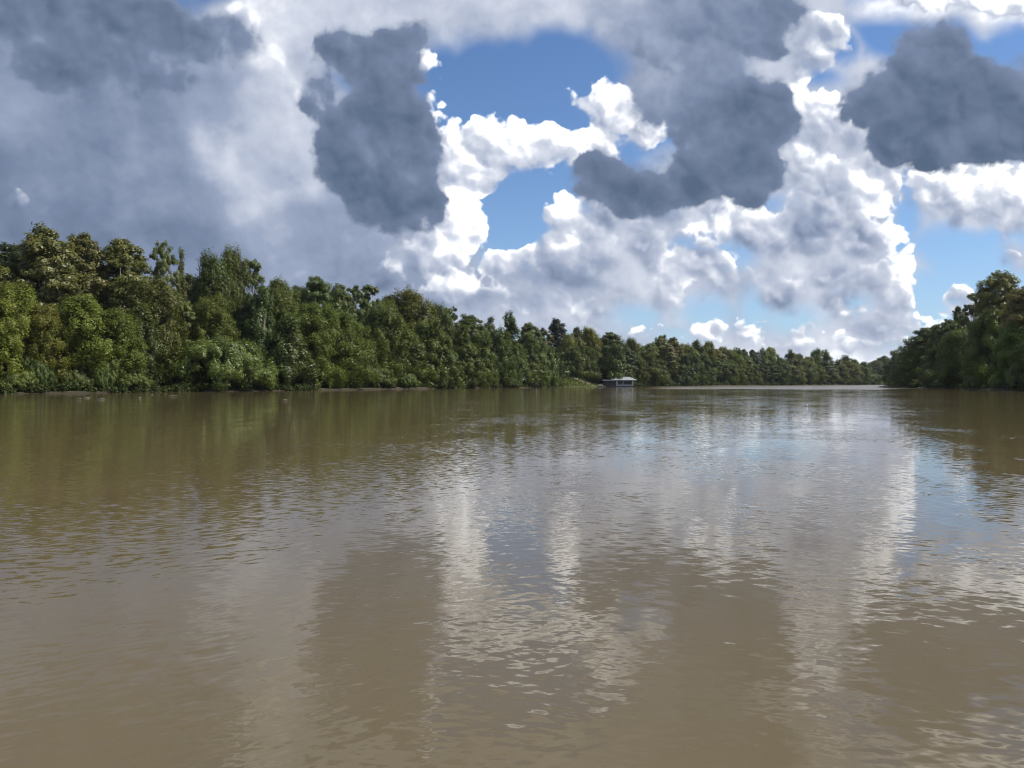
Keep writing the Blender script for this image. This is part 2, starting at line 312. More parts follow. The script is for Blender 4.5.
# ------------------------------------------------------------------ helpers
rnd = random.Random(7)
def mesh_np(name, V, Fq, mat=None, smooth=False, extra=None):
    """mesh from vertex array and an (n,k) face array"""
    V = np.asarray(V, np.float32); Fq = np.asarray(Fq, np.int32); k = Fq.shape[1]
    me = bpy.data.meshes.new(name)
    me.vertices.add(len(V)); me.vertices.foreach_set('co', V.ravel())
    me.loops.add(Fq.size); me.loops.foreach_set('vertex_index', Fq.ravel())
    me.polygons.add(len(Fq)); me.polygons.foreach_set('loop_start', np.arange(len(Fq), dtype=np.int32)*k)
    me.polygons.foreach_set('use_smooth', np.full(len(Fq), smooth))
    if extra is not None:
        at = me.attributes.new('tint', 'FLOAT', 'POINT'); at.data.foreach_set('value', np.asarray(extra, np.float32))
    me.update(calc_edges=True)
    if mat: me.materials.append(mat)
    return me
class MB:
    """collects polygons of any size for one small mesh"""
    def __init__(s): s.v = []; s.f = []
    def add(s, vs, fs):
        b = len(s.v); s.v += [tuple(p) for p in vs]; s.f += [tuple(b+i for i in f) for f in fs]
    def box(s, x0, x1, y0, y1, z0, z1):
        s.add([(x0,y0,z0),(x1,y0,z0),(x1,y1,z0),(x0,y1,z0),(x0,y0,z1),(x1,y0,z1),(x1,y1,z1),(x0,y1,z1)],
              [(0,3,2,1),(4,5,6,7),(0,1,5,4),(1,2,6,5),(2,3,7,6),(3,0,4,7)])
    def tube(s, pts, rads, n=7, cap=True):
        pts = [np.array(p, float) for p in pts]; rings = []
        for i, p in enumerate(pts):
            t = pts[min(i+1, len(pts)-1)] - pts[max(i-1, 0)]; t = t/(np.linalg.norm(t)+1e-9)
            a = np.cross(t, (0, 0, 1) if abs(t[2]) < .9 else (1, 0, 0)); a /= np.linalg.norm(a); b = np.cross(t, a)
            rings.append([p + rads[i]*(math.cos(q)*a + math.sin(q)*b) for q in [2*math.pi*j/n for j in range(n)]])
        vs = [p for r_ in rings for p in r_]
        fs = [(i*n+j, i*n+(j+1) % n, (i+1)*n+(j+1) % n, (i+1)*n+j) for i in range(len(pts)-1) for j in range(n)]
        if cap: fs += [tuple(range(n))[::-1], tuple((len(pts)-1)*n+j for j in range(n))]
        s.add(vs, fs)
    def mesh(s, name, mat, smooth=False):
        me = bpy.data.meshes.new(name); me.from_pydata(s.v, [], s.f); me.materials.append(mat)
        if smooth: me.polygons.foreach_set('use_smooth', [True]*len(me.polygons))
        me.update(); return me
def link(name, data, parent=None, loc=None, rot=None, scale=None, **props):
    o = bpy.data.objects.new(name, data); COL.objects.link(o)
    if parent: o.parent = parent
    if loc is not None: o.location = loc
    if rot is not None: o.rotation_euler = rot
    if scale is not None: o.scale = scale
    for k, v in props.items():
        if v: o[k] = v
    return o
def col_ray(col): return (col-CX)/F_PX
ORD = 'first second third fourth fifth sixth seventh eighth ninth tenth eleventh twelfth thirteenth fourteenth fifteenth sixteenth seventeenth eighteenth nineteenth twentieth'.split()

# ------------------------------------------------------------------ materials
def material(name):
    m = bpy.data.materials.new(name); m.use_nodes = True; T = NT(m.node_tree); T.n.clear()
    return m, T
def finish(T, shader, disp=None): T.l.new(shader, T.node('ShaderNodeOutputMaterial').inputs[0])
def principled(T, **kw):
    n = T.n.new('ShaderNodeBsdfPrincipled')
    for k, v in kw.items():
        k = k.replace('_', ' ')
        sock = n.inputs[k]
        if isinstance(v, bpy.types.NodeSocket): T.l.new(v, sock)
        else: sock.default_value = (*v, 1) if isinstance(v, tuple) and len(v) == 3 and sock.type == 'RGBA' else v
    return n.outputs[0]
def leaf_material(name, c_dark, c_mid, c_light, transl=.35, gloss=.35):
    m, T = material(name)
    isl = T.node('ShaderNodeNewGeometry').outputs['Random Per Island']
    tint = T.node('ShaderNodeAttribute', attribute_name='tint').outputs['Fac']
    oi = T.node('ShaderNodeObjectInfo')
    f = T.m('ADD', T.m('MULTIPLY', tint, .55), T.m('MULTIPLY', isl, .45))
    c = T.ramp(f, [(0, c_dark), (.5, c_mid), (1, c_light)])
    c = T.v('MULTIPLY', c, oi.outputs['Color'])
    d = principled(T, Base_Color=c, Roughness=.42, Specular_IOR_Level=gloss)
    tr = T.node('ShaderNodeBsdfTranslucent', {'Color': T.v('MULTIPLY', c, (1.25, 1.35, .6))}).outputs[0]
    mx = T.node('ShaderNodeMixShader', {0: transl, 1: d, 2: tr}).outputs[0]
    finish(T, mx); return m
def plain(name, c, rough=.6, var=.15, scale=3., metal=0., spec=.5):
    m, T = material(name)
    co = T.node('ShaderNodeTexCoord').outputs['Object']
    n = T.noise(co, scale, 4, .6)
    col = T.mix(n, tuple(x*(1-var) for x in c), tuple(min(1, x*(1+var)) for x in c))
    finish(T, principled(T, Base_Color=col, Roughness=rough, Metallic=metal, Specular_IOR_Level=spec)); return m
MAT = {}
MAT['willow'] = leaf_material('willow leaves', (.066,.084,.016), (.125,.148,.030), (.200,.220,.054), .30, .22)
MAT['broad'] = leaf_material('broad leaves', (.056,.073,.017), (.112,.134,.032), (.220,.235,.072), .28, .4)
MAT['vine'] = leaf_material('vine leaves', (.052,.074,.018), (.102,.132,.032), (.190,.210,.062), .28, .4)
MAT['dark'] = leaf_material('oak leaves', (.038,.052,.014), (.074,.092,.024), (.130,.148,.040), .24, .3)
MAT['gold'] = leaf_material('turning leaves', (.072,.078,.017), (.145,.142,.031), (.255,.232,.064), .28, .4)
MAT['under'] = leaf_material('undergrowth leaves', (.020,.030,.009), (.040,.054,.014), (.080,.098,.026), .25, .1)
MAT['grass'] = leaf_material('grass', (.060,.085,.018), (.105,.125,.030), (.180,.175,.060), .35, .2)
MAT['bark'] = plain('bark', (.13,.11,.085), .85, .4, 1.2)
MAT['palebark'] = plain('pale bark', (.34,.32,.27), .8, .5, .6)
MAT['drift'] = plain('weathered wood', (.30,.27,.22), .8, .3, 6)

# ------------------------------------------------------------------ river outline and ground
BANK_L = [(-200,112),(0,150),(150,175),(300,215),(450,290),(530,350),(560,392)]     # column, distance ahead
BANK_F = [(599,452),(640,480),(680,530),(780,690),(860,880),(900,1050)]
RIVER = [(-108,-3),(-110,60)] + [(col_ray(c)*Y, Y) for c, Y in BANK_L] + [(31,404),(45,413)] + [(col_ray(c)*Y, Y) for c, Y in BANK_F] + \
        [(760,1180),(1600,1250),(1600,1050),(800,930),(480,700),(330,520),(232,410),(195,392),(183,388),(172,335),(156,272),(139,210),(143,150),(138,60),(120,-3)]
def densify(poly, step):
    out = []
    for i, a in enumerate(poly):
        b = poly[(i+1) % len(poly)]; d = math.dist(a, b); n = max(1, int(d/step))
        nx, ny = -(b[1]-a[1])/d, (b[0]-a[0])/d
        for k in range(n):
            t = k/n; x = a[0]+(b[0]-a[0])*t; y = a[1]+(b[1]-a[1])*t
            w = 0 if y < 5 else (math.sin(x*.31+y*.17)+math.sin(x*.12-y*.23+2)+.6*math.sin(x*.7+y*.9))*.7
            out.append((x+nx*w, y+ny*w))
    return out
POLY = np.array(densify(RIVER, 6.0))
def river_sd(X, Y):
    """signed distance to the river's edge, negative over the water"""
    X = np.asarray(X, float).ravel(); Y = np.asarray(Y, float).ravel()
    A = POLY; B = np.roll(POLY, -1, 0); D = B-A; L2 = (D**2).sum(1)
    best = np.full(len(X), 1e18); ins = np.zeros(len(X), bool)
    for i in range(len(A)):
        px = X-A[i,0]; py = Y-A[i,1]
        t = np.clip((px*D[i,0]+py*D[i,1])/L2[i], 0, 1)
        best = np.minimum(best, (px-t*D[i,0])**2 + (py-t*D[i,1])**2)
        c = (A[i,1] > Y) != (B[i,1] > Y)
        if abs(D[i,1]) > 1e-9: ins ^= c & (X < A[i,0]+(Y-A[i,1])*D[i,0]/D[i,1])
    return np.where(ins, -1, 1)*np.sqrt(best)
def ground_z(X, Y, sd=None):
    X = np.asarray(X, float).ravel(); Y = np.asarray(Y, float).ravel()
    if sd is None: sd = river_sd(X, Y)
    up = .5*np.clip(sd/1.2, 0, 1) + 1.1*np.clip((sd-1)/12, 0, 1)**1.2 + 1.2*np.clip((sd-20)/120, 0, 1)
    und = (np.sin(X*.13+Y*.07)+np.sin(X*.05-Y*.11+1)+.5*np.sin(X*.31+Y*.27))*.14*np.clip(sd/4, 0, 1)
    # the open rise beside the houseboat
    clr = np.exp(-(((X-38)/20)**2)**3)*np.exp(-(((Y-428)/26)**2)**3)
    up = up + clr*2.6*np.clip((sd-.5)/9, 0, 1)**.9
    return np.where(sd > 0, up+und, np.maximum(sd*.35, -2.5))
def build_ground():
    xs = np.concatenate([np.linspace(-9000,-400,14,endpoint=False), np.linspace(-400,-160,24,endpoint=False), np.linspace(-160,260,211,endpoint=False), np.linspace(260,640,76,endpoint=False), np.linspace(640,9000,24)])
    ys = np.concatenate([np.linspace(-3000,-60,8,endpoint=False), np.linspace(-60,130,48,endpoint=False), np.linspace(130,470,200,endpoint=False), np.linspace(470,1400,160,endpoint=False), np.linspace(1400,12000,16)])
    X, Y = np.meshgrid(xs, ys); sd = river_sd(X, Y); Z = ground_z(X, Y, sd)
    nx = len(xs); i = np.arange(nx-1)[None, :] + np.arange(len(ys)-1)[:, None]*nx
    m, T = material('ground')
    P = T.node('ShaderNodeNewGeometry').outputs['Position']
    x, y, z = T.xyz(P)
    n = T.noise(P, .35, 6, .65); n2 = T.noise(P, 2.5, 4, .6)
    soil = T.mix(n2, (.10,.066,.042), (.19,.13,.088))
    grass = T.mix(n2, (.060,.085,.022), (.13,.14,.045))
    litter = T.mix(n2, (.05,.04,.025), (.09,.075,.045))
    # bare reddish soil on the rise beside the houseboat
    bx = T.v('LENGTH', T.v('MULTIPLY', T.v('SUBTRACT', P, (44, 421, 2.6)), (1/13, 1/9, 1/2.2)), out=1)
    bare = T.smooth(T.m('ADD', bx, T.m('MULTIPLY', n, .8)), 1.55, 1.1)
    gx = T.v('LENGTH', T.v('MULTIPLY', T.v('SUBTRACT', P, (38, 420, 2)), (1/24, 1/24, .1)), out=1)
    open_ = T.smooth(T.m('ADD', gx, T.m('MULTIPLY', n, .5)), 1.4, 1.1)
    c = T.mix(open_, litter, grass)
    c = T.mix(bare, c, soil)
    c = T.mix(T.smooth(T.m('ADD', z, T.m('MULTIPLY', n, .5)), .65, .35), c, (.040,.034,.023))
    finish(T, principled(T, Base_Color=c, Roughness=.9, Specular_IOR_Level=.2))
    me = mesh_np('ground', np.stack([X.ravel(), Y.ravel(), Z], 1), np.stack([i, i+1, i+nx+1, i+nx], -1).reshape(-1, 4), m, True)
    link('ground', me, kind='structure', label='wooded river banks with mud edge and grassy rise')
build_ground()

# ------------------------------------------------------------------ water
def build_water():
    m, T = material('river water')
    P = T.node('ShaderNodeNewGeometry').outputs['Position']
    x, y, z = T.xyz(P)
    def train(ang, wl, stretch, amp, detail=2, seed=0., mask=None):
        """slope of a train of short crested waves travelling at ANG degrees from straight ahead"""
        a = R(ang); ca, sa = math.cos(a), math.sin(a)
        along = T.m('ADD', T.m('MULTIPLY', x, sa/wl), T.m('MULTIPLY', y, ca/wl))
        across = T.m('ADD', T.m('MULTIPLY', x, ca/wl/stretch), T.m('MULTIPLY', y, -sa/wl/stretch))
        n = T.noise(T.comb(across, along, seed), 1.0, detail, .5, .4)
        s = T.m('MULTIPLY', T.m('SUBTRACT', n, .5), amp)
        if mask is not None: s = T.m('MULTIPLY', s, mask)
        return T.v('SCALE', T.comb(sa, ca, 0), scale=s)
    patch = T.noise(T.v('MULTIPLY', P, (.06, .025, 0)), 1.0, 4, .6, 1.0)
    patch2 = T.noise(T.v('MULTIPLY', P, (.25, .16, 0)), 1.0, 3, .6, 1.5)
    calm = T.smooth(patch, .36, .62)
    fine = T.m('MULTIPLY_ADD', T.smooth(patch2, .38, .62), .9, .25)
    near = T.smooth(y, 40.0, 6.0)
    far = T.smooth(T.m('ADD', y, T.m('MULTIPLY', T.m('SUBTRACT', patch, .5), 130)), 240, 300)
    far = T.m('MULTIPLY', far, T.smooth(T.m('DIVIDE', x, y), .16, .22))
    mid = T.m('MULTIPLY_ADD', calm, .75, .40)
    s = [train(6, .20, 3.4, .055, 2, 1.0, mid), train(-18, .095, 3.6, .20, 3, 5.0, T.m('MULTIPLY', fine, mid)), train(12, .062, 3.4, .20, 3, 9.0, T.m('MULTIPLY', fine, mid)),
         train(36, .10, 3.6, .30, 2, 13.0, T.m('MULTIPLY', T.m('MULTIPLY', T.smooth(patch2, .44, .58), near), T.smooth(x, -1.5, 1.5))), train(-36, .085, 3.0, .22, 2, 33.0, T.m('MULTIPLY', T.m('MULTIPLY', T.smooth(patch2, .54, .42), near), T.smooth(x, 1.5, -1.0))), train(50, .14, 2.0, .07, 2, 17.0, near), train(0, .9, 3.0, .5, 3, 21.0, far)]
    g = s[0]
    for q in s[1:]: g = T.v('ADD', g, q)
    nrm = T.v('NORMALIZE', T.v('SUBTRACT', (0, 0, 1), g))
    silt = T.noise(T.v('MULTIPLY', P, (.5, .22, 0)), 1.0, 4, .55, .8)
    c = T.mix(silt, WATER_A, WATER_B)
    b = principled(T, Base_Color=c, Roughness=T.m('MULTIPLY_ADD', far, .22, .045), IOR=1.33, Normal=nrm, Specular_IOR_Level=.5)
    finish(T, b)
    me = mesh_np('water', [(-12000,-3000,0),(12000,-3000,0),(12000,14000,0),(-12000,14000,0)], [(0,1,2,3)], m)
    link('water', me, kind='structure', label='muddy brown river with small wind ripples')
WATER_A = (.099,.075,.036); WATER_B = (.133,.101,.050)
build_water()

# ------------------------------------------------------------------ trees
def leaves(C, Rad, per, size, rg, droop=0., shell=.55, up=.35):
    """little four-cornered leaf sprays around clump centres C with radii Rad (n,3); returns vertices, faces, tint"""
    n = len(C); k = np.maximum(8, (per*(Rad.prod(1)**(1/3)/Rad.prod(1).mean()**(1/3))**2).astype(int))
    idx = np.repeat(np.arange(n), k); N = len(idx)
    u = rg.normal(size=(N, 3)); u /= np.linalg.norm(u, axis=1, keepdims=True)
    r = shell + (1-shell)*rg.random(N)**.6
    r *= 1 + .16*np.sin(u[:, 0]*5+idx)*np.cos(u[:, 1]*4+idx*2.) + rg.normal(size=N)*.07
    Pp = C[idx] + u*Rad[idx]*r[:, None]
    if droop: Pp[:, 2] -= droop*rg.random(N)**2*Rad[idx, 2]*np.clip(np.hypot(u[:, 0], u[:, 1])*1.2, 0, 1)
    cc = C - C.mean(0); cc[:, 2] *= .6; cc /= np.linalg.norm(cc, axis=1, keepdims=True)+1e-6
    nr = u*1.25 + (cc[idx]*.9 if per < 140 and len(C) < 900 else 0) + rg.normal(size=(N, 3))*.42 + np.array([0, 0, up*.6]); nr /= np.linalg.norm(nr, axis=1, keepdims=True)
    t = rg.normal(size=(N, 3)) + (np.array([0, 0, -1.2*droop]) if droop else 0)
    a = t - (t*nr).sum(1, keepdims=True)*nr; a /= np.linalg.norm(a, axis=1, keepdims=True); b = np.cross(nr, a)
    s = size*(.6+.8*rg.random(N))[:, None]
    w = .42 if not droop else .30
    V = np.stack([Pp-a*s, Pp+b*s*w*1.1, Pp+a*s, Pp-b*s*w*1.1], 1).reshape(-1, 3)
    tint = np.clip(rg.random(n)[idx]*.75 + .25*rg.random(N), 0, 1)
    return V, np.arange(N*4).reshape(-1, 4), np.repeat(tint, 4)
PROTO = {}
KH = dict(willow=20., vine=20., cone=22., dark=28., broad=28., gold=28., open=26., mound=12.)
def make_kind(kind, var):
    """one crown mesh and one trunk mesh of a kind of tree: boughs (big lobes) carry leaf clumps on their outside"""
    rg = np.random.default_rng(hash_of(kind)*10+var); H = KH[kind]; tb = MB(); C = []; Rd = []; limbs = []
    U = lambda a, b: a + (b-a)*rg.random()
    lobes = []                                   # x, y, z, horizontal radius, vertical radius
    if kind in ('broad', 'gold', 'dark', 'open'):
        W = 5.8; n = dict(open=15).get(kind, 24)
        for i in range(n):
            q = (i+.5)/n; z = H*(.30+.60*q); env = W*np.sqrt(max(.05, 1-((q-.42)/.62)**2)); an = i*2.4+var+U(-.4, .4)
            r = U(1.7, 2.7) if kind != 'open' else U(1.3, 2.0)
            rr = max(0, env-r*.7)*U(.55, 1.0); lobes.append((rr*np.cos(an), rr*np.sin(an), z, r, r*U(.75, 1.0)))
        lobes.append((U(-.8, .8), U(-.8, .8), H*.92, 1.9, 1.9))
    elif kind == 'willow':
        W = 5.6
        for i in range(17):
            q = (i+.5)/17; z = H*(.10+.78*q); env = W*np.sqrt(max(.05, 1-((q-.38)/.68)**2)); an = i*2.4+var*1.3+U(-.4, .4)
            r = U(1.8, 2.8); rr = max(0, env-r*.7)*U(.6, 1.0); lobes.append((rr*np.cos(an), rr*np.sin(an), z, r, r*U(1.0, 1.5)))
        lobes.append((U(-.6, .6), U(-.6, .6), H*.90, 1.9, 2.0))
    elif kind in ('vine', 'cone'):
        for i in range(19):
            q = (i+.5)/19; z = H*(.08+.80*q); env = 4.8*(1-q)**.6 if kind == 'cone' else 4.6*(1-.6*q); an = i*2.4+var*1.7+U(-.5, .5)
            r = U(1.1, 1.9)*(1.15-.4*q); rr = max(0, env-r*.5)*U(.6, 1.0); lobes.append((rr*np.cos(an), rr*np.sin(an), z, r, r*U(1.4, 2.4)*(1-.35*q)))
        lobes.append((U(-.4, .4), U(-.4, .4), H*.92, .9, 1.9))
    else:
        for i in range(26):
            an = i*2.4+var; q = (i+.5)/26; rr = 9.*np.sqrt(q)*U(.8, 1.); zz = H*(1-.75*q)*U(.45, .85); r = U(1.7, 2.9)
            lobes.append((rr*np.cos(an), rr*np.sin(an), max(r*.8, zz), r, r*U(.9, 1.4)))
    nc = dict(willow=16, vine=13, cone=12, dark=15, broad=17, gold=17, open=12, mound=13)[kind]
    cr = dict(willow=.90, vine=.66, cone=.66, dark=.95, broad=.90, gold=.90, open=.70, mound=.85)[kind]
    for (x, y, z, r, rz) in lobes:
        for j in range(int(nc*(r/2.)**1.3)+3):
            u = rg.normal(size=3); u /= np.linalg.norm(u); u[2] = abs(u[2])*.9 if rg.random() < .55 else u[2]
            # keep to the outside of the whole crown
            out = np.array([x, y, 0])/(np.hypot(x, y)+1.5)
            if u@out < -.5: u -= 1.2*out*(u@out)
            k = U(.50, 1.25); C.append((x+u[0]*r*k, y+u[1]*r*k, z+u[2]*rz*k)); c_ = cr*U(.65, 1.35)
            Rd.append((c_, c_, c_*dict(willow=1.5, vine=1.9, cone=1.5, mound=1.25).get(kind, .85)))
        limbs.append((x, y, z))
    C = np.array(C); Rd = np.array(Rd); C[:, 2] = np.maximum(C[:, 2], Rd[:, 2]*.55)
    per = dict(willow=130, vine=95, cone=95, dark=100, broad=92, gold=92, open=80, mound=120)[kind]
    size = dict(willow=.23, vine=.24, cone=.23, dark=.24, broad=.24, gold=.24, open=.25, mound=.25)[kind]
    V, Fq, tint = leaves(C, Rd, per, size, rg, droop=dict(willow=.7, vine=.9, cone=.4, mound=.5).get(kind, 0.), shell=.30, up=.5)
    mk = dict(cone='vine', open='broad', mound='vine').get(kind, kind)
    crown = mesh_np('crown', V, Fq, MAT[mk], False, tint)
    lean = rg.normal(size=2)*.6
    if kind != 'mound': tb.tube([(0, 0, -1.5), (0, 0, 1), (lean[0]*.5, lean[1]*.5, H*.35), (lean[0], lean[1], H*.65), (lean[0]*.6, lean[1]*1.2, H*.9)], [.50, .40, .30, .18, .05], 8)
    for c in limbs:
        c = np.array(c); h0 = max(.5, min(c[2]*.62, c[2]-2)) if kind != 'mound' else 0.
        p0 = np.array([lean[0]*h0/H, lean[1]*h0/H, h0]); mid = p0*.45 + c*.55 + np.array([0, 0, -.6])
        tb.tube([p0, mid, c], [.17, .10, .03], 5)
    return crown, tb.mesh('trunk', MAT['palebark' if kind in ('broad', 'gold', 'open') else 'bark'], True)
def hash_of(s): return sum(ord(c)*(i+3) for i, c in enumerate(s)) % 997
for kd, nv in (('willow', 4), ('vine', 3), ('cone', 2), ('dark', 3), ('broad', 3), ('gold', 2), ('open', 2), ('mound', 3)):
    PROTO[kd] = [make_kind(kd, v) for v in range(nv)]
NAME = dict(willow='willow_tree', vine='vine_covered_tree', cone='cone_shaped_tree', dark='oak_tree', broad='sycamore_tree', gold='sycamore_tree', open='open_crowned_tree', mound='shrub')
NATW = dict(willow=11., vine=9., cone=8.5, dark=11.5, broad=11.5, gold=11.5, open=10.5, mound=20.)
SPOT = {}
n_tree = 0
def bank_y(col):
    tab = BANK_L + [(565, 404)] + BANK_F
    return float(np.interp(col, [c for c, _ in tab], [y for _, y in tab]))
def right_y(col): return float(np.interp(col, [885,895,912,958,1024,1120,1250], [388,380,335,272,210,172,135]))
def tree(col, top, wpx, back, kind, label, tint=(1,1,1), side='L', group=None, cat='tree', squash=None):
    """a tree whose stem stands BACK metres behind the water's edge in the direction of COL, tall enough to reach row TOP"""
    global n_tree
    Y = (bank_y(col) if side == 'L' else right_y(col)) + back
    X = col_ray(col)*Y
    z = float(ground_z([X], [Y])[0])
    h = (HY-top)/F_PX*Y + CAM_H - z
    w = wpx/F_PX*Y
    pr = PROTO[kind][n_tree % len(PROTO[kind])]; n_tree += 1
    sz = h/(KH[kind]*1.0); sx = w/NATW[kind]*dict(willow=1.22, vine=1.35, cone=1.3, mound=1.12).get(kind, 1.1); jit = rnd.uniform(.9, 1.12)
    r = link(NAME[kind], None, loc=(X, Y, z), rot=(0, 0, rnd.uniform(0, 6.28)), scale=(sx*jit, sx*(2-jit), sz), label=label, category=cat, group=group)
    r.empty_display_size = .5
    c = link('crown', pr[0], r); v = rnd.uniform(.9, 1.1)*(1.3 if side == 'R' else 1); c.color = (tint[0]*v*rnd.uniform(.95, 1.05), tint[1]*v, tint[2]*v, 1)
    link('trunk', pr[1], r)
    return r
OLIVE = (1.15, 1.0, .8); BRN = (1.15, .98, .75); LIME = (1.25, 1.25, 1.0); DEEP = (.7, .75, .8); COOL = (.8, .92, 1.0); N_ = (1, 1, 1)
# woods behind the named trees and the tangle at the water's edge: nobody could count it
def mass(name, label, spots, mat, per, size, seed):
    rg = np.random.default_rng(seed); C = np.array([q[:3] for q in spots]); Rd = np.array([q[3:6] for q in spots])
    V, Fq, tint = leaves(C, Rd, per, size, rg, shell=.35, up=.4)
    o = link(name, mesh_np(name, V, Fq, mat, False, tint), kind='stuff', label=label); return o
def build_masses():
    rg = np.random.default_rng(5); woods = []; low = []
    def sky_row(c, side): 
        if side == 'R': return float(np.interp(c, [885,900,925,950,975,1000,1200], [356,348,334,326,310,292,285]))
        return float(np.interp(c, [-200,0,60,130,190,230,280,350,420,470,560,612,650,680,740,800,850,915], [262,262,250,262,288,274,296,300,308,326,338,344,345,348,353,358,361,366]))
    for side, c0, c1, step in (('L', -200, 600, 2.6), ('L', 600, 915, 1.6), ('R', 886, 1200, 3.)):
        c = c0
        while c < c1:
            c += step*rg.uniform(.6, 1.4)
            yb = bank_y(c) if side == 'L' else right_y(c)
            extra = 30 if side == 'L' and 562 < c < 612 else 0
            for back in (24, 50, 72):
                Y = yb + back + extra + rg.uniform(-6, 6); X = col_ray(c)*Y
                if side == 'R': X += 4
                zt = (HY-sky_row(c, side))/F_PX*Y*(.92 if back > 30 else .6)
                for k in range(3):
                    z = 1.5 + (zt-3.5)*rg.random()**(.8)
                    r = rg.uniform(1.8, 3.2); woods.append((X+rg.uniform(-2, 2), Y+rg.uniform(-3, 3), z, r, r, r*rg.uniform(.9, 1.6)))
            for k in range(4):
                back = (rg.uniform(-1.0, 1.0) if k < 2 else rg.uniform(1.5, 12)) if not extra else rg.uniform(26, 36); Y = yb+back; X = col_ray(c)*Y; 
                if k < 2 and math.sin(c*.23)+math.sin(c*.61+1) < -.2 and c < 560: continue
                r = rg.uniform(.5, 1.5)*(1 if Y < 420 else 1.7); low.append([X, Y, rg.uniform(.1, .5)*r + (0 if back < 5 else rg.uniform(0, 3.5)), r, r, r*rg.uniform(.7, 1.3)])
    gz = ground_z([q[0] for q in low], [q[1] for q in low])
    for q, g in zip(low, gz): q[2] += max(g, 0)
    mass('woods', 'dense woods filling the bank behind the nearest trees', woods, MAT['dark'], 120, .55, 1)
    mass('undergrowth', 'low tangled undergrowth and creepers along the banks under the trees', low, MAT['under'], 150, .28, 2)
    # grass and weeds: on the rise and in tufts along the mud
    P_ = []
    for i in range(26000):
        if i < 17000: x, y = rg.uniform(22, 66), rg.uniform(398, 440)
        else:
            c = rg.uniform(400, 1024) if i % 3 else rg.uniform(930, 1024); y = (bank_y(c) if c < 890 and i % 3 else right_y(max(c, 895)))+rg.uniform(-.5, 3); x = col_ray(max(c, 895) if not (c < 890 and i % 3) else c)*y
        P_.append((x, y))
    P_ = np.array(P_); sd = river_sd(P_[:, 0], P_[:, 1]); g = ground_z(P_[:, 0], P_[:, 1], sd)
    bare = (((P_[:, 0]-44)/11)**2 + ((P_[:, 1]-421)/8)**2 < 1) & (rg.random(len(P_)) < .8)
    ok = (sd > .3) & ~bare; P_ = P_[ok]; g = g[ok]; n = len(P_)
    an = rg.random(n)*6.28; h = rg.uniform(.25, .75, n)*np.where(rg.random(n) < .1, 2., 1.); w = rg.uniform(.08, .2, n)
    base = np.stack([P_[:, 0], P_[:, 1], g-.05], 1); dx = np.stack([np.cos(an)*w, np.sin(an)*w, 0*w], 1); lean = rg.normal(size=(n, 3))*np.array([.2, .2, 0])*h[:, None]
    top = base + lean + np.stack([0*h, 0*h, h], 1)
    V = np.stack([base-dx, base+dx, top+dx*.3, top-dx*.3], 1).reshape(-1, 3)
    link('grass', mesh_np('grass', V, np.arange(n*4).reshape(-1, 4), MAT['grass'], False, np.repeat(rg.random(n), 4)), kind='stuff', label='yellow green grass and weeds on the open rise and along the mud edge')
build_masses()
